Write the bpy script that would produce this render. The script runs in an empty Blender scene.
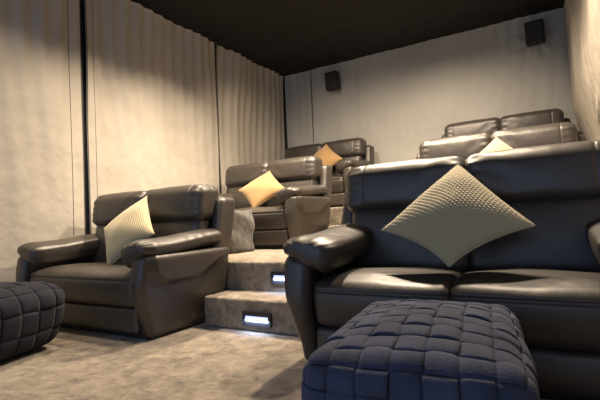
import bpy, bmesh, math, random
import numpy as np
from mathutils import Matrix, Vector
random.seed(4)
C = bpy.context.scene.collection
sc = bpy.context.scene

# ------------------------------------------------------------------ camera
a, b, c = [math.radians(v) for v in (30.185, 2.719, 2.658)]
F = Vector((-math.sin(a)*math.cos(b), math.cos(a)*math.cos(b), math.sin(b)))
R = Vector((math.cos(a), math.sin(a), 0)); U = R.cross(F)
R2 = R*math.cos(c)-U*math.sin(c); U2 = U*math.cos(c)+R*math.sin(c)
cam = bpy.data.objects.new('camera', bpy.data.cameras.new('camera')); C.objects.link(cam)
M = Matrix((R2, U2, -F)).transposed().to_4x4(); M.translation = Vector((3.946, 0, .756))
cam.matrix_world = M
cam.data.sensor_width = 36; cam.data.lens = 424.1/600*36; cam.data.clip_start = .02
sc.camera = cam

# ------------------------------------------------------------------ world, lights, exposure
w = bpy.data.worlds.new('world'); sc.world = w; w.use_nodes = True
w.node_tree.nodes['Background'].inputs[0].default_value = (.50, .66, 1.0, 1)
w.node_tree.nodes['Background'].inputs[1].default_value = .62
sc.view_settings.view_transform = 'Standard'; sc.view_settings.look = 'None'
sc.view_settings.gamma = 1; sc.view_settings.use_curve_mapping = False
sc.view_settings.exposure = 0.9
H = 3.387
WARM = (1.0, .80, .585)
def spot(x, y, power, tx=None, ty=None, ang=120, blend=.9, col=WARM, z=H-.04, size=.06):
    l = bpy.data.lights.new('downlight', 'SPOT'); l.energy = power; l.color = col
    l.spot_size = math.radians(ang); l.spot_blend = blend; l.shadow_soft_size = size
    o = bpy.data.objects.new('downlight', l); C.objects.link(o); o.location = (x, y, z)
    t = Vector((x if tx is None else tx, y if ty is None else ty, 0))-o.location
    o.rotation_euler = t.to_track_quat('-Z', 'Y').to_euler()
    return o
spot(2.45, 3.70, 370, ang=128, blend=.7)
spot(3.45, 3.45, 190, ang=120, blend=.8)
spot(1.05, 1.85, 105, tx=.6, ang=100, blend=1)
spot(1.05, 2.75, 200, tx=.6, ang=100, blend=1)
spot(1.05, 3.65, 200, tx=.6, ang=102, blend=1)
spot(1.35, 3.95, 130, tx=1.2, ty=5.6, ang=125, blend=1)
spot(3.10, 4.75, 120, tx=3.1, ty=5.8, ang=130, blend=1)
spot(2.30, 4.55, 100, tx=2.2, ty=5.8, ang=130, blend=1)

# ------------------------------------------------------------------ materials
def mat(name, col, rough=.5, bump=None, var=None, metal=0, coat=0, sheen=0, emit=None, spec=.5):
    m = bpy.data.materials.new(name); m.use_nodes = True; nt = m.node_tree; N = nt.nodes; L = nt.links
    p = N['Principled BSDF']; p.inputs['Base Color'].default_value = (*col, 1)
    p.inputs['Roughness'].default_value = rough; p.inputs['Metallic'].default_value = metal
    p.inputs['Coat Weight'].default_value = coat; p.inputs['Sheen Weight'].default_value = sheen
    p.inputs['Specular IOR Level'].default_value = spec
    tc = N.new('ShaderNodeTexCoord')
    if var:   # (scale, dark colour)
        n = N.new('ShaderNodeTexNoise'); n.inputs['Scale'].default_value = var[0]; n.inputs['Detail'].default_value = 5
        L.new(tc.outputs['Object'], n.inputs['Vector'])
        r = N.new('ShaderNodeValToRGB'); r.color_ramp.elements[0].position = .35; r.color_ramp.elements[1].position = .65
        r.color_ramp.elements[0].color = (*var[1], 1); r.color_ramp.elements[1].color = (*col, 1)
        L.new(n.outputs['Fac'], r.inputs['Fac']); L.new(r.outputs['Color'], p.inputs['Base Color'])
    prev = None
    for sc_, st, det in (bump or []):
        n = N.new('ShaderNodeTexNoise'); n.inputs['Scale'].default_value = sc_; n.inputs['Detail'].default_value = det
        L.new(tc.outputs['Object'], n.inputs['Vector'])
        bp = N.new('ShaderNodeBump'); bp.inputs['Strength'].default_value = st; bp.inputs['Distance'].default_value = 1.0/sc_
        L.new(n.outputs['Fac'], bp.inputs['Height'])
        if prev: L.new(prev.outputs['Normal'], bp.inputs['Normal'])
        prev = bp
    if prev: L.new(prev.outputs['Normal'], p.inputs['Normal'])
    if emit:
        p.inputs['Emission Color'].default_value = (*emit[0], 1); p.inputs['Emission Strength'].default_value = emit[1]
    return m
LEATHER = mat('taupe_leather', (.041, .035, .029), .44, spec=.7, bump=[(6, .05, 2), (160, .12, 3)], var=(3, (.032, .027, .0225)))
SEAM = mat('leather_seam', (.05, .042, .034), .5)
DARK = mat('black_plinth', (.012, .011, .010), .7)
CARPET = mat('beige_carpet', (.36, .305, .235), .95, bump=[(25, .4, 4), (150, 1.0, 4)], var=(9, (.12, .105, .085)), sheen=.2, spec=.1)
CURTAIN = mat('beige_curtain_fabric', (.47, .44, .385), .85, bump=[(3, .10, 3), (350, .15, 2)], var=(1.3, (.42, .39, .34)), spec=.15)
BACKCLOTH = mat('grey_curtain_fabric', (.42, .415, .385), .85, bump=[(3, .12, 3), (350, .15, 2)], var=(1.3, (.375, .37, .345)), spec=.15)
RCLOTH = mat('pale_curtain_fabric', (.46, .42, .36), .85, bump=[(3, .12, 3), (350, .15, 2)], var=(1.3, (.42, .38, .325)), spec=.15)
HEM = mat('curtain_hem', (.10, .095, .09), .9)
WALL = mat('dark_wall_paint', (.03, .035, .045), .8)
CEIL = mat('black_ceiling_paint', (.006, .005, .004), .8, bump=[(3, .3, 4)], var=(1.2, (.004, .0035, .003)))
BLACK = mat('speaker_black', (.010, .010, .010), .45)
GRILLE = mat('speaker_grille', (.016, .016, .016), .8, bump=[(300, .5, 1)])
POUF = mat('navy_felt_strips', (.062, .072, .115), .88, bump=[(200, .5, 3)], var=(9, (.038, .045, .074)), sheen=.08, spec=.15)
POUF_SHADED = mat('shaded_felt_strips', (.022, .024, .036), .88, bump=[(200, .5, 3)], var=(9, (.014, .015, .022)), sheen=.05, spec=.12)  # same felt as the right pouf, with the left one's shade in its colour
POUFIN = mat('navy_felt_inside', (.016, .018, .030), .95)
GREYF = mat('grey_velvet', (.075, .072, .066), .8, bump=[(7, .25, 2), (90, .2, 3)], var=(9, (.045, .043, .040)), sheen=.3)
GOLDF = mat('gold_woven_fabric', (.40, .35, .22), .8, bump=[(260, .3, 2)], sheen=.3, spec=.2)
ORANGEF = mat('amber_woven_fabric', (.34, .21, .09), .8, bump=[(260, .3, 2)], sheen=.3, spec=.2)
LEDM = mat('step_light_lens', (.8, .85, 1), .3, emit=((.36, .46, 1.0), .8))
FRAME = mat('step_light_frame', (.012, .012, .014), .4)

for n_ in CARPET.node_tree.nodes:
    if n_.type == 'TEX_NOISE' and n_.inputs['Detail'].default_value == 5:
        n_.inputs['Detail'].default_value = 12; n_.inputs['Roughness'].default_value = .78; n_.inputs['Distortion'].default_value = .6
# ------------------------------------------------------------------ helpers
def link(name, me, m, parent=None, loc=None):
    o = bpy.data.objects.new(name, me); C.objects.link(o)
    if m and not me.materials: me.materials.append(m)
    if parent: o.parent = parent
    if loc: o.location = loc
    return o
def mesh(name, V, Fc, smooth=True):
    me = bpy.data.meshes.new(name); me.from_pydata([tuple(map(float, v)) for v in V], [], Fc); me.validate()
    if smooth: me.polygons.foreach_set('use_smooth', [True]*len(me.polygons))
    me.update(); return me
def tag(o, label=None, cat=None, group=None, kind=None):
    if label: o['label'] = label
    if cat: o['category'] = cat
    if group: o['group'] = group
    if kind: o['kind'] = kind
    return o
def empty(name, loc, rz=0):
    o = bpy.data.objects.new(name, None); C.objects.link(o); o.location = loc; o.rotation_euler.z = rz
    o.empty_display_size = .1; return o

def cube_grid(nx, ny, nz):
    """surface grid of a cube in [-1,1]^3, welded"""
    idx = {}; V = []; Fc = []
    n = (nx, ny, nz)
    def vid(i, j, k):
        t = (i, j, k)
        if t not in idx:
            idx[t] = len(V); V.append((2*i/nx-1, 2*j/ny-1, 2*k/nz-1))
        return idx[t]
    for ax in range(3):
        u, v = (ax+1) % 3, (ax+2) % 3
        for s in (0, n[ax]):
            for i in range(n[u]):
                for j in range(n[v]):
                    q = []
                    for di, dj in ((0, 0), (1, 0), (1, 1), (0, 1)):
                        t = [0, 0, 0]; t[ax] = s; t[u] = i+di; t[v] = j+dj; q.append(vid(*t))
                    Fc.append(q if s else q[::-1])
    return np.array(V), Fc
def round_map(T, half, r, bulge=(0, 0, 0)):
    half = np.array(half, float); P = T*half; inner = np.maximum(half-r, 1e-4)
    # spread grid lines: more near the edges
    q = np.clip(P, -inner, inner); d = P-q; ln = np.linalg.norm(d, axis=1); ln[ln == 0] = 1
    on = np.linalg.norm(P-q, axis=1) > 0
    P2 = P.copy(); P2[on] = q[on]+d[on]/ln[on][:, None]*r
    X = P2/half
    for ax in range(3):
        u, v = (ax+1) % 3, (ax+2) % 3
        P2[:, ax] += bulge[ax]*X[:, ax]*(1-np.clip(X[:, u], -1, 1)**2)*(1-np.clip(X[:, v], -1, 1)**2)
    return P2
def edge_warp(T, k=.35):
    return np.sign(T)*(np.abs(T)*(1-k)+k*np.sin(np.abs(T)*math.pi/2))
def soft(name, lo, hi, r, n=(12, 12, 12), bulge=(0, 0, 0), fn=None, wob=0):
    T, Fc = cube_grid(*n); T = edge_warp(T)
    lo = np.array(lo, float); hi = np.array(hi, float); half = (hi-lo)/2
    P = round_map(T, half, r, bulge)
    if wob:
        P += wob*np.stack([np.sin(P[:, 1]*23+P[:, 2]*17+1), np.sin(P[:, 0]*21+P[:, 2]*15+2), np.sin(P[:, 0]*19+P[:, 1]*27)], 1)
    P += (lo+hi)/2
    if fn: P = fn(P, T)
    return mesh(name, P, Fc)
def sm(x, a, b):
    t = np.clip((x-a)/(b-a), 0, 1); return t*t*(3-2*t)
def box_mesh(name, boxes, bev=.0):
    bm = bmesh.new()
    for lo, hi in boxes:
        g = bmesh.ops.create_cube(bm, size=1)['verts']
        for v in g: v.co = Vector([(lo[i]+hi[i])/2+v.co[i]*(hi[i]-lo[i]) for i in range(3)])
    if bev: bmesh.ops.bevel(bm, geom=bm.edges[:], offset=bev, segments=2, affect='EDGES', profile=.5)
    me = bpy.data.meshes.new(name); bm.to_mesh(me); bm.free(); return me
def sweep(name, path, prof, nrm=None):
    """path: list of 3D points, prof(i,t)->list of (side, up) offsets; sweep in the y-z plane, side = x"""
    V = []; Fc = []; m = None
    for i, p in enumerate(path):
        p0 = Vector(path[max(i-1, 0)]); p1 = Vector(path[min(i+1, len(path)-1)]); t = (p1-p0).normalized()
        s = Vector((1, 0, 0)); u = s.cross(t).normalized()
        ring = prof(i, i/(len(path)-1)); m = len(ring)
        for (aa, bb) in ring: V.append(tuple(Vector(p)+s*aa+u*bb))
    for i in range(len(path)-1):
        for j in range(m): Fc.append((i*m+j, i*m+(j+1) % m, (i+1)*m+(j+1) % m, (i+1)*m+j))
    Fc.append(tuple(range(m))[::-1]); Fc.append(tuple((len(path)-1)*m+j for j in range(m)))
    return mesh(name, V, Fc)
def tube(name, pts, r, n=6):
    V = []; Fc = []
    for i, p in enumerate(pts):
        t = (Vector(pts[min(i+1, len(pts)-1)])-Vector(pts[max(i-1, 0)])).normalized()
        s = t.orthogonal().normalized() if i == 0 else (s-t*s.dot(t)).normalized()
        u = t.cross(s)
        for k in range(n):
            an = 2*math.pi*k/n; V.append(tuple(Vector(p)+s*math.cos(an)*r+u*math.sin(an)*r))
    for i in range(len(pts)-1):
        for j in range(n): Fc.append((i*n+j, i*n+(j+1) % n, (i+1)*n+(j+1) % n, (i+1)*n+j))
    Fc.append(tuple(range(n))[::-1]); Fc.append(tuple((len(pts)-1)*n+j for j in range(n)))
    return mesh(name, V, Fc)

# ------------------------------------------------------------------ the room
Wd, D = 4.50, 6.54
P2Z, P3Z, S1Z, S2Z = .450, .900, .222, .675
def struct(name, me, m): return tag(link(name, me, m), kind='structure')
struct('floor', box_mesh('floor', [((-.1, -2, -.1), (Wd+.1, 2.75, 0))]), CARPET)
struct('ceiling', box_mesh('ceiling', [((-.1, -2, H), (Wd+.1, D+.1, H+.1))]), CEIL)
struct('wall_left', box_mesh('wall_left', [((-.20, -2, 0), (-.10, D+.1, H))]), WALL)
struct('wall_back', box_mesh('wall_back', [((-.1, D, 0), (Wd+.1, D+.1, H))]), WALL)
struct('wall_right', box_mesh('wall_right', [((Wd, -2, 0), (Wd+.1, D, H))]), WALL)
def carpet_fn(amp):
    def fn(P, T):
        rng = np.random.RandomState(3); K = rng.normal(0, 60, (12, 3)); ph = rng.uniform(0, 6.3, 12)
        d = sum(np.sin(P@K[i]+ph[i]) for i in range(12))/12
        return P+(T/np.maximum(1e-6, np.linalg.norm(T, axis=1))[:, None])*(d*amp)[:, None]
    return fn
struct('carpeted_platform', soft('platform', (-.09, 2.70, 0), (Wd-.01, 4.90, P2Z), .022, (220, 30, 24), fn=carpet_fn(.006)), CARPET)
struct('carpeted_platform', soft('platform', (-.09, 4.85, 0), (Wd-.01, D-.01, P3Z), .022, (220, 30, 40), fn=carpet_fn(.006)), CARPET)
struct('carpeted_step', soft('step', (1.68, 2.39, 0), (2.80, 2.72, S1Z), .022, (110, 30, 24), fn=carpet_fn(.006)), CARPET)
struct('carpeted_step', soft('step', (1.68, 4.50, P2Z-.02), (2.80, 4.87, S2Z), .022, (90, 30, 24), fn=carpet_fn(.006)), CARPET)

# ------------------------------------------------------------------ curtains
def curtain(s0, s1, z0, z1, axis, base, sign, seed, amp=.034, lean=None, m=CURTAIN, freq=(3.1, 7.3, 12.7), hems=(), pts=None):
    """sheet along axis ('y' wall at x=base, or 'x' wall at y=base); sign = direction into the room"""
    rng = random.Random(seed); ph = [rng.uniform(0, 6.3) for _ in range(9)]
    ns = int((s1-s0)/.012); nz = 90; th = .004
    def off(s, z):
        t = (z-z0)/(z1-z0)
        g = s+.05*math.sin(z*1.1+ph[6])+.03*math.sin(z*2.3+s*2+ph[7])
        o = amp*(.55+.45*t)*(math.sin(freq[0]*2*g+ph[0])*.5+math.sin(freq[1]*2*g+ph[1])*.32*(.5+.5*math.sin(s*1.7+ph[5])))
        o += amp*.42*t**2*math.sin(freq[2]*3*g+ph[2])
        o += amp*.20*math.sin(z*3.1+s*4.3+ph[3])*math.sin(s*6+ph[4])
        o += .006*max(0, t-.965)/.035*math.sin(s*150)
        if lean: o += lean(s, z)
        for (ps, pz, pr, pa) in (pts or []):
            r_ = math.hypot(s-ps, z-pz); an = math.atan2(z-pz, s-ps)
            o += pa*math.exp(-(r_/pr)**2)*(.4+.6*math.sin(an*7))
        return o
    V = []; Fc = []
    for side in (0, 1):
        for i in range(ns+1):
            for k in range(nz+1):
                s = s0+(s1-s0)*i/ns; z = z0+(z1-z0)*k/nz
                d = base+sign*(off(s, z)-side*th)
                V.append((d, s, z) if axis == 'y' else (s, d, z))
    K = (ns+1)*(nz+1)
    def id_(side, i, k): return side*K+i*(nz+1)+k
    for i in range(ns):
        for k in range(nz):
            Fc.append((id_(0, i, k), id_(0, i+1, k), id_(0, i+1, k+1), id_(0, i, k+1)))
            Fc.append((id_(1, i, k), id_(1, i, k+1), id_(1, i+1, k+1), id_(1, i+1, k)))
    for i in range(ns):
        for k in (0, nz): Fc.append((id_(0, i, k), id_(1, i, k), id_(1, i+1, k), id_(0, i+1, k)))
    for k in range(nz):
        for i in (0, ns): Fc.append((id_(0, i, k), id_(0, i, k+1), id_(1, i, k+1), id_(1, i, k)))
    o = link('curtain', mesh('curtain', V, Fc), m)
    for hs, rad in hems:
        pts_ = []
        for k in range(0, 61):
            z = z0+.01+(z1-z0-.02)*k/60; d = base+sign*(off(hs, z)+.001)
            pts_.append((d, hs, z) if axis == 'y' else (hs, d, z))
        h = link('hem_seam', tube('hem_seam', pts_, rad, 5), HEM, o)
    return o
def lean_r(s, z):   # the cloth hangs in towards the room at the top and bunches out over the sofas
    return .15*sm(z, 1.2, 2.1)+.035*math.exp(-((s-4.5)/.35)**2-((z-1.45)/.22)**2)*math.sin(z*30+s*12)
cu = curtain(-1.2, 2.592, .02, H-.02, 'y', -.045, 1, 1, hems=[(2.46, .0032), (2.586, .005)])
tag(cu, 'beige full-height curtain at the left edge of the photo, behind the pouf', 'curtain', 'curtains along the left wall')
cu = curtain(2.630, 4.625, .02, H-.02, 'y', -.045, 1, 2, hems=[(2.637, .005), (2.72, .0022), (4.618, .005)])
tag(cu, 'middle beige curtain of the left wall, between its two dark gaps', 'curtain', 'curtains along the left wall')
cu = curtain(4.655, 6.42, .02, H-.02, 'y', -.045, 1, 3, hems=[(4.661, .005)], amp=.040)
tag(cu, 'beige curtain of the left wall nearest the far corner', 'curtain', 'curtains along the left wall')
SPK = [(.985, 3.055), (3.96, 3.09)]
cu = curtain(-.02, .500, P3Z+.01, H-.012, 'x', 6.475, -1, 4, m=BACKCLOTH, amp=.018)
tag(cu, 'narrow grey-beige curtain on the back wall, in the far left corner', 'curtain', 'curtains along the back wall')
cu = curtain(.512, 4.42, P3Z+.01, H-.012, 'x', 6.475, -1, 5, m=BACKCLOTH, amp=.016, hems=[(.518, .004)],
             pts=[(3.96, 3.0, .28, .022), (.985, 3.0, .22, .012)])
tag(cu, 'wide grey-beige curtain on the back wall with both speakers in front', 'curtain', 'curtains along the back wall')
cu = curtain(-.6, 6.45, .02, H-.02, 'y', 4.46, -1, 6, m=RCLOTH, amp=.022, lean=lean_r)
tag(cu, 'pale beige curtain down the right wall beside the right-hand sofas', 'curtain')

# ------------------------------------------------------------------ wall speakers
def speaker(x, z, label):
    t = empty('wall_speaker', (x, 6.452, z), 0)
    tag(t, label, 'speaker', 'black speakers on the back wall')
    cab = soft('cabinet', (-.11, -.17, -.15), (.11, -.04, .15), .012, (10, 8, 10))
    o = link('cabinet', cab, BLACK, t); g = link('grille', soft('grille', (-.098, -.18, -.137), (.098, -.168, .137), .005, (10, 4, 12), bulge=(0, .006, 0)), GRILLE, t)
    link('bracket', box_mesh('bracket', [((-.02, -.045, -.05), (.02, .045, .05)), ((-.05, .03, -.07), (.05, .045, .07))], .003), BLACK, t)
    t.rotation_euler = (math.radians(6), 0, 0)
    return t
speaker(*SPK[0], 'small black wall speaker on the back wall, left one above the far left sofa')
speaker(*SPK[1], 'small black wall speaker on the back wall, right one near the right corner').rotation_euler = (math.radians(8), 0, math.radians(-6))

# ------------------------------------------------------------------ step lights
def step_light(x, y, z, label):
    t = empty('step_light', (x, y, z)); tag(t, label, 'step light', 'lit step lights in the aisle')
    bm = []; fw, fh = .118, .048
    link('frame', box_mesh('frame', [((-fw, -.018, -fh), (fw, .004, -.020)), ((-fw, -.018, 0.020), (fw, .004, fh)),
         ((-fw, -.018, -.020), (-.098, .004, .020)), ((.098, -.018, -.020), (fw, .004, .020))]), FRAME, t)
    link('lens', soft('lens', (-.097, -.010, -.0195), (.097, 0, .0195), .003, (8, 3, 4)), LEDM, t)
    l = bpy.data.lights.new('step_lamp', 'AREA'); l.shape = 'RECTANGLE'; l.size = .2; l.size_y = .03; l.energy = .55; l.color = (.55, .66, 1)
    o = bpy.data.objects.new('step_lamp', l); C.objects.link(o); o.parent = t; o.location = (0, -.03, -.01); o.rotation_euler = (math.radians(28), 0, 0)
step_light(2.178, 2.383, .092, 'glowing recessed light in the riser of the lowest aisle step')
step_light(2.22, 2.693, .330, 'glowing recessed light in the upper aisle riser, half behind the front right sofa arm')

# ------------------------------------------------------------------ sofas
SW = 1.57; HW = SW/2; AW = .145
def arm_fn(side):
    def fn(P, T):
        x = P[:, 0].copy(); y = P[:, 1].copy(); z = P[:, 2].copy()
        out = side*x                                   # outward coordinate
        k = sm(z, .05, .50)
        taper = .045*(1-k)
        mid = HW-AW/2
        outer = sm(out, mid-.02, mid+.06)
        x -= side*taper*outer
        # convex front that tucks in towards the floor
        front = 1-sm(y, .05, .45)
        y = y+front*(.07*(1-sm(z, .02, .40))-.02*np.sin(np.clip((z-.1)/.45, 0, 1)*math.pi))
        # swoosh ledge on the outer side
        zc = .375+.13*sm(y, .42, .80)+.10*(1-sm(y, .0, .20))
        led = sm(z, zc-.012, zc+.012)*sm(y, .03, .10)*(1-sm(y, .80, .86))
        x += side*outer*(.030*led)
        x += side*outer*.014*np.exp(-((z-.26)/.12)**2)*sm(y, .15, .5)*(1-sm(y, .6, .9))
        x -= side*.0*x; z = z-.02*front*(1-sm(out, mid-.08, mid+.02))*sm(z, .4, .56)
        P[:, 0], P[:, 1], P[:, 2] = x, y, z
        return P
    return fn
def pad_mesh(side):
    """overstuffed pad: thin rolled outer edge, tall inner face that runs down to the seat"""
    ys = list(np.linspace(.74, .10, 34))+[.10-.105*math.sin(k/12*math.pi/2) for k in range(1, 13)]
    path = [(0, y, .612+.045*float(sm(np.array(y), .15, .75))) for y in ys]
    n = 56; cx = side*(HW-.125)
    path = [(cx, y, z) for _, y, z in path]
    def prof(i, t):
        y = ys[i]
        k = 1.0 if y > .10 else math.sqrt(max(0, 1-((.10-y)/.108)**2))
        k = .30+.70*k if y <= .10 else 1
        ring = []
        for j in range(n):
            an = 2*math.pi*j/n; ca, sa = math.cos(an), math.sin(an)      # ca>0 = +x
            e = .78
            X_ = math.copysign(abs(ca)**e, ca); Z_ = math.copysign(abs(sa)**e, sa)
            o = side*X_                                                  # +1 outer edge, -1 inner edge
            inner = max(0, min(1, (1-o)/2)); inner = inner*inner*(3-2*inner)
            up = .058*(1-.15*inner)+.012*math.sin((o+1)/2*math.pi); dn = .062+.085*inner
            zz = (up if Z_ > 0 else dn)*Z_
            xx = X_*.150
            front = math.exp(-((y-.0)/.14)**2)
            pl = .0042*math.sin(an*11+y*10)*front*(.4+.6*abs(Z_))
            pl += .0028*math.sin(y*70+o*2)*(max(0, o)**2)*(.5+.5*math.sin(y*13+1))
            pl += .0008*math.sin(y*33+o*5)*abs(Z_)
            kk = k+pl/.07
            ring.append((xx*(.25+.75*k)*(1+pl*4), zz*kk-.012*front*inner))
        return [(a_, -b_) for a_, b_ in ring]
    return sweep('arm_pad', path, prof)
def seat_fn(P, T):
    x, y, z = P[:, 0], P[:, 1].copy(), P[:, 2].copy()
    # rolled front edge, piping seam a little under it
    fr = 1-sm(y, .02, .16)
    z -= .020*fr*sm(z, .34, .46)
    y += .012*fr*np.exp(-((z-.400)/.007)**2)
    y += .020*fr*(1-sm(z, .22, .36))
    z += .005*np.sin(x*14+1)*np.sin(y*9)*sm(z, .40, .46)
    z -= .016*sm(y, .30, .60)*sm(z, .40, .46)
    P[:, 1], P[:, 2] = y, z
    return P
def lean_fn(z0, k):
    def fn(P, T):
        P[:, 1] += (P[:, 2]-z0)*k; return P
    return fn
def head_fn(side):   # side -1 = left one: outer end at -x
    def fn(P, T):
        x, y, z = P[:, 0].copy(), P[:, 1].copy(), P[:, 2].copy()
        o = side*x                                       # 0 at centre .. .70 outer
        xs = .575
        g = np.exp(-((o-xs)/.006)**2)
        cy = .73; cz = .94
        nrm = np.stack([y-cy, z-cz], 1); nl = np.linalg.norm(nrm, axis=1); nl[nl == 0] = 1; nrm /= nl[:, None]
        an = np.arctan2(z-cz, -(y-cy))
        pl = .0024*np.sin(an*15)*(sm(o, xs, xs+.035))*(1-.6*sm(o, .66, .70))
        pl += .0038*np.sin(an*13+.8)*np.exp(-((o-.045)/.04)**2)
        pl += .0022*np.sin(an*6+o*24)*np.exp(-((o-.16)/.10)**2)
        pl -= .005*g
        topsag = -.006*np.exp(-((o-.0)/.07)**2)-.008*sm(o, .60, .70)
        y += nrm[:, 0]*pl; z += nrm[:, 1]*pl+topsag*sm(z, 1.0, 1.08)
        y += .14*(z-.80)
        P[:, 1], P[:, 2] = y, z
        return P
    return fn
def lumb_fn(P, T):
    y, z = P[:, 1], P[:, 2]
    y = y+.20*(z-.45)
    y = y+.012*np.exp(-((z-.62)/.008)**2)*0
    P[:, 1] = y
    return P
def wing_fn(side):
    def fn(P, T):
        x, y, z = P[:, 0].copy(), P[:, 1].copy(), P[:, 2].copy()
        y += .28*(z-.40)*sm(z, .3, .6)-.02
        x -= side*.040*(1-sm(z, .05, .5))*.9
        x -= side*.012*sm(z, .60, .97)
        P[:, 0], P[:, 1], P[:, 2] = x, y, z
        return P
    return fn
MS = {}
for s in (-1, 1):
    x0, x1 = sorted((s*(HW-AW), s*HW))
    MS['arm', s] = soft('armrest', (x0, .0, .014), (x1, .86, .575), .045, (16, 60, 48), bulge=(.006, .01, .0), fn=arm_fn(s))
    MS['pad', s] = pad_mesh(s)
    x0, x1 = sorted((s*(HW-.100), s*(HW+.004)))
    MS['wing', s] = soft('side_wing', (x0, .66, .05), (x1, .86, .975), .045, (10, 14, 40), bulge=(.006, .0, .0), fn=wing_fn(s))
    x0, x1 = sorted((-s*.020, s*.705))
    MS['head', s] = soft('headrest', (x0, .60, .785), (x1, .855, 1.085), .075, (110, 26, 26), bulge=(.0, .022, .008), fn=head_fn(s))
    x0, x1 = sorted((-s*.012, s*(HW-AW+.03)))
    MS['lumb', s] = soft('back_cushion', (x0, .565, .42), (x1, .74, .83), .06, (40, 16, 20), bulge=(.0, .03, .0), fn=lumb_fn)
    x0, x1 = sorted((-s*.006, s*(HW-AW-.002)))
    MS['seat', s] = soft('seat_cushion', (x0, .015, .215), (x1, .66, .462), .045, (44, 34, 30), bulge=(.0, .012, .020), fn=seat_fn)
    MS['foot', s] = soft('footrest_panel', (x0, .045, .040), (x1, .12, .212), .025, (30, 8, 16), bulge=(.0, .014, .0))
x1 = HW-AW-.002
MS['seat', 0] = soft('seat_cushion', (-x1, .015, .215), (x1, .66, .462), .045, (70, 34, 30), bulge=(.0, .012, .022), fn=seat_fn)
MS['foot', 0] = soft('footrest_panel', (-x1, .045, .040), (x1, .12, .212), .025, (50, 8, 16), bulge=(.0, .014, .0))
MS['shell'] = soft('back_shell', (-.70, .74, .05), (.70, .88, .99), .04, (20, 8, 20), fn=lean_fn(.45, .20))
MS['base'] = box_mesh('base', [((-HW+.07, .10, 0), (HW-.07, .84, .08))], .005)
MS['under'] = soft('frame', (-x1+.004, .10, .07), (x1-.004, .76, .30), .02, (12, 12, 8))
def seam_pts(s):
    zc = lambda y: .375+.13*sm(y, .42, .80)+.10*(1-sm(y, .0, .20))
    return [(s*(HW+.0315), y, zc(y)+.004) for y in np.linspace(.10, .80, 40)]
def sofa(split, x, y, z, label):
    t = empty('recliner_sofa', (x, y, z))
    tag(t, label, 'sofa', 'two-seat leather recliner sofas in three raised rows')
    link('base', MS['base'], DARK, t); link('frame', MS['under'], LEATHER, t); link('back_shell', MS['shell'], LEATHER, t)
    for s in (-1, 1):
        ar = link('armrest', MS['arm', s], LEATHER, t); link('arm_pad', MS['pad', s], LEATHER, ar)
        link('side_wing', MS['wing', s], LEATHER, t)
        link('headrest', MS['head', s], LEATHER, t); link('back_cushion', MS['lumb', s], LEATHER, t)
        if split: link('seat_cushion', MS['seat', s], LEATHER, t); link('footrest_panel', MS['foot', s], LEATHER, t)
    if not split: link('seat_cushion', MS['seat', 0], LEATHER, t); link('footrest_panel', MS['foot', 0], LEATHER, t)
    return t
XL, XR = .895, 3.545
Y1, Y2, Y3 = 1.86, 3.83, 5.38
sofa(0, XL, Y1, 0, 'dark taupe leather sofa on the floor at the left, in front of the curtain gap')
sofa(1, XR+.015, Y1, 0, 'large dark taupe leather sofa in the right foreground behind the woven pouf').scale.x = 1.05
sofa(0, XL-.02, Y2, P2Z, 'leather sofa on the middle platform at the left, with an amber cushion on its seat')
sofa(1, XR-.03, Y2, P2Z, 'leather sofa on the middle platform at the right, mostly hidden by the front right sofa')
sofa(0, XL-.02, Y3, P3Z, 'leather sofa on the top platform in the far left corner of the room')
sofa(1, XR-.06, Y3, P3Z, 'darkest sofa back on the top platform at the right, only its top edge visible')

# ------------------------------------------------------------------ scatter cushions
def pillow_mesh(side=.50, thick=.19, n=120, cells=26, amp=.0022, ribs=False):
    V = []; Fc = []
    h = side/2
    for sgn in (1, -1):
        for i in range(n+1):
            for j in range(n+1):
                u = 2*i/n-1; v = 2*j/n-1
                x = u*h*(1-.075*(1-v*v)); z = v*h*(1-.075*(1-u*u))
                e = max(0, (1-u*u))**.55*max(0, (1-v*v))**.55
                y = sgn*(thick/2)*e
                y += sgn*.006*e*math.sin(u*5+1)*math.sin(v*4+2)
                if ribs: q = math.sin(v*cells*math.pi*1.0)
                else:
                    row = math.floor((v+1)/2*cells); fu = ((u+1)/2*cells+.5*(row % 2)) % 1; fv = ((v+1)/2*cells) % 1
                    q = math.sin(fu*math.pi)*math.sin(fv*math.pi)*2-1
                y += sgn*amp*q*min(1, e*3)
                V.append((x, y, z))
    K = (n+1)**2
    for s in (0, 1):
        for i in range(n):
            for j in range(n):
                q = [s*K+i*(n+1)+j, s*K+(i+1)*(n+1)+j, s*K+(i+1)*(n+1)+j+1, s*K+i*(n+1)+j+1]
                Fc.append(q if s == 1 else q[::-1])
    me = mesh('cushion', V, Fc)
    bm = bmesh.new(); bm.from_mesh(me); bmesh.ops.remove_doubles(bm, verts=bm.verts, dist=1e-5)
    bmesh.ops.recalc_face_normals(bm, faces=bm.faces)
    for f in bm.faces: f.smooth = True
    bm.to_mesh(me); bm.free()
    # sewn edge as its own loop
    ed = []
    def E(u, v): return (u*h*(1-.075*(1-v*v)), 0, v*h*(1-.075*(1-u*u)))
    for k in range(40): ed.append(E(-1+k/20, -1))
    for k in range(40): ed.append(E(1, -1+k/20))
    for k in range(40): ed.append(E(1-k/20, 1))
    for k in range(41): ed.append(E(-1, 1-k/20))
    return me, tube('piping', ed, .0035, 5)
PM, PE = pillow_mesh()
RM, RE = pillow_mesh(ribs=True, cells=34)
AM, AE = pillow_mesh(n=60, cells=15, amp=.001)
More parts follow.
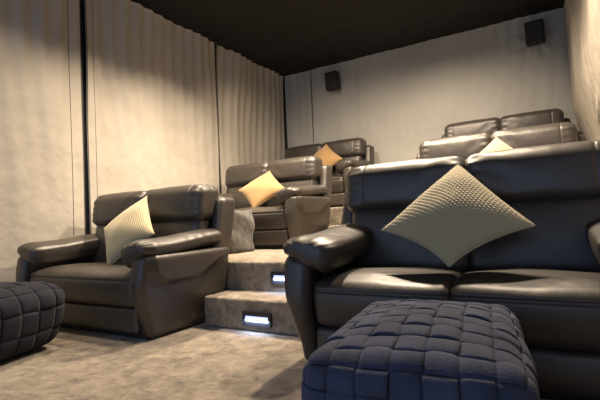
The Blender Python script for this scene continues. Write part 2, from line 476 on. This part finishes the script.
def shaped(me, spin, scale, sq, droop):
    me = me.copy(); n = len(me.vertices); P = np.empty(n*3); me.vertices.foreach_get('co', P); P = P.reshape(-1, 3)
    a_ = math.radians(spin); x = P[:, 0]*math.cos(a_)+P[:, 2]*math.sin(a_); z = -P[:, 0]*math.sin(a_)+P[:, 2]*math.cos(a_)
    P[:, 0] = x*scale; P[:, 2] = z*scale*sq-droop*(np.sqrt(x*x+.01)-.1); P[:, 1] *= scale
    P[:, 1] += -.10*droop*np.abs(x)
    me.vertices.foreach_set('co', P.reshape(-1)); me.update(); return me
def pillow(me, ed, m, centre, lean, yaw, spin=45, scale=1, label='', sq=.9, droop=0):
    o = link('cushion', shaped(me, spin, scale, sq, droop), m)
    link('piping', shaped(ed, spin, scale, sq, droop), m, o)
    o.matrix_world = Matrix.Translation(centre) @ Matrix.Rotation(math.radians(yaw), 4, 'Z') @ Matrix.Rotation(math.radians(-lean), 4, 'X')
    tag(o, label, 'cushion', 'scatter cushions on the sofas'); return o
pillow(PM, PE, GOLDF, (3.545, 2.20, .765), 38, 0, 45, .99, sq=.91, droop=.42, label='large waffle-textured gold cushion standing on its corner on the front right sofa')
pillow(RM, RE, GOLDF, (1.01, 2.26, .735), 30, -2, 51, .98, sq=.95, label='ribbed pale gold cushion on the front left sofa')
pillow(AM, AE, ORANGEF, (.95, 4.23, 1.150), 36, 5, 49, .97, sq=.88, label='amber cushion leaning on the middle platform left sofa')
ob = pillow(AM, AE, ORANGEF, (.98, 5.86, 1.66), 28, 0, 45, .95, sq=.95, label='amber cushion on the far left sofa of the top platform')
ob = pillow(PM, PE, GOLDF, (3.57, 4.27, 1.19), 26, 0, 45, .88, sq=.95, label='gold cushion tip showing above the front right sofa back, on the sofa behind')

# ------------------------------------------------------------------ woven poufs
def pouf(x, y, size, sy, hgt, rz, label, n=9, taper=.12, dome=.05, seed=1, sag=0.0, m=None, rr=.055):
    t = empty('woven_pouf', (x, y, 0), rz); tag(t, label, 'pouf', 'dark woven floor poufs')
    half = np.array([size/2, sy/2, hgt/2])
    def body(T):
        P = round_map(np.atleast_2d(T).astype(float), half, rr)
        X = P/half
        zz = (X[:, 2]+1)/2
        k = 1-taper*(1-zz)**1.5+.03*np.sin(zz*math.pi)
        P[:, 0] *= k; P[:, 1] *= k
        P[:, 2] += np.where(X[:, 2] > 0, dome*X[:, 2]*(1-np.clip(X[:, 0], -1, 1)**2)*(1-np.clip(X[:, 1], -1, 1)**2), 0)
        P[:, 0] += .02*X[:, 0]*(1-X[:, 1]**2)*(1-X[:, 2]**2); P[:, 1] += .02*X[:, 1]*(1-X[:, 0]**2)*(1-X[:, 2]**2)
        P[:, 2] -= sag*X[:, 0]*np.clip(X[:, 2], 0, 1)
        P[:, 2] += hgt/2+.008
        return P
    T, Fc = cube_grid(36, 36, 24)
    B = body(T*.999); cen = np.array([0, 0, hgt/2]); B = cen+(B-cen)*np.array([.985, .985, .985]); B[:, 2] = np.maximum(B[:, 2], .004)
    link('inner_body', mesh('inner_body', B, Fc), POUFIN, t)
    rng = random.Random(seed); V = []; Fs = []
    faces = []
    nz = max(3, round(n*hgt/size)); ny = round(n*sy/size)
    for ax, sg, nu, nv in ((2, 1, n, ny), (0, 1, ny, nz), (0, -1, ny, nz), (1, 1, n, nz), (1, -1, n, nz)):
        for i in range(nu):
            for j in range(nv):
                horiz = (i+j) % 2 == 0
                G = 6; lift = rng.uniform(.6, 1.7); tw = rng.uniform(-.16, .16); base0 = len(V)
                pts = []; hs = []
                for side in (0, 1):
                    for p in range(G+1):
                        for q in range(G+1):
                            aa = (p/G-.5)*2; bb = (q/G-.5)*2      # -1..1 in the cell
                            L = aa if horiz else bb; S = bb if horiz else aa
                            ext = 1.06
                            ca = aa*(ext if horiz else .985); cb = bb*(.985 if horiz else ext)
                            if horiz: cb += tw*aa*.5
                            else: ca += tw*bb*.5
                            u = (i+.5+ca*.5)/nu*2-1; v = (j+.5+cb*.5)/nv*2-1
                            u = max(-1, min(1, u)); v = max(-1, min(1, v))
                            if ax == 2: Tt = (u, v, sg)
                            elif ax == 0: Tt = (sg, u, v)
                            else: Tt = (u, sg, v)
                            pts.append(Tt)
                            hgt_ = .0065*lift*math.cos(L*math.pi/2*1.0)**.42 if abs(L) < 1 else 0
                            hgt_ += -.004+.0015*math.cos(S*math.pi/2)
                            hs.append(hgt_-(.006 if side else 0))
                Pt = np.array(pts); P = body(Pt)
                # outward normal from the shape itself
                e = 1e-3; nn = P-np.array([0, 0, hgt*.5]); 
                d1 = Pt.copy(); d2 = Pt.copy(); u_ax, v_ax = [(1, 2), (2, 0), (0, 1)][ax]
                d1[:, u_ax] += np.where(d1[:, u_ax] > 0, -e*5, e*5); d2[:, v_ax] += np.where(d2[:, v_ax] > 0, -e*5, e*5)
                t1 = body(d1)-P; t2 = body(d2)-P; cr = np.cross(t1, t2); ln = np.linalg.norm(cr, axis=1); ln[ln == 0] = 1
                cr /= ln[:, None]; cr *= np.sign(np.sum(cr*nn, axis=1))[:, None]
                P = P+cr*np.array(hs)[:, None]; P[:, 2] = np.maximum(P[:, 2], .002)
                V.extend(P.tolist()); K = (G+1)**2
                def I(s, p, q): return base0+s*K+p*(G+1)+q
                for p in range(G):
                    for q in range(G):
                        f = [I(0, p, q), I(0, p+1, q), I(0, p+1, q+1), I(0, p, q+1)]
                        Fs.append(f); Fs.append([v_+K for v_ in f[::-1]])
                for p in range(G):
                    for q in (0, G): Fs.append([I(0, p, q), I(1, p, q), I(1, p+1, q), I(0, p+1, q)])
                    for q in (0, G): Fs.append([I(0, q, p), I(1, q, p), I(1, q, p+1), I(0, q, p+1)])
    me = mesh('woven_cover', V, Fs)
    bm = bmesh.new(); bm.from_mesh(me); bmesh.ops.recalc_face_normals(bm, faces=bm.faces); bm.to_mesh(me); bm.free()
    link('woven_cover', me, m or POUF, t)
    return t
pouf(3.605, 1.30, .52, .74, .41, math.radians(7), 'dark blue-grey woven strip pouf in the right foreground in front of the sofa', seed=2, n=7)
pouf(.90, 1.25, .70, .74, .405, math.radians(13), 'woven strip pouf coloured dark for shade, at the left edge of the photo', seed=5, taper=.16, n=6, m=POUF_SHADED, rr=.10, dome=.035)

def cube_pouf_fn(P, T):
    X = T
    P[:, 0] += .010*np.sin(P[:, 2]*22+P[:, 1]*9); P[:, 1] += .010*np.sin(P[:, 2]*17+P[:, 0]*13)
    P[:, 2] += np.where(T[:, 2] > .9, .018*(np.abs(T[:, 0])**3+np.abs(T[:, 1])**3)-.010, 0)
    return P
o = link('fabric_pouf', soft('fabric_pouf', (-.21, -.20, 0), (.21, .20, .43), .03, (24, 24, 24), bulge=(.015, .015, .01), fn=cube_pouf_fn), GREYF, None, (1.00, 3.50, P2Z))
tag(o, 'grey crumpled velvet pouf on the middle platform, behind the front left sofa', 'pouf')
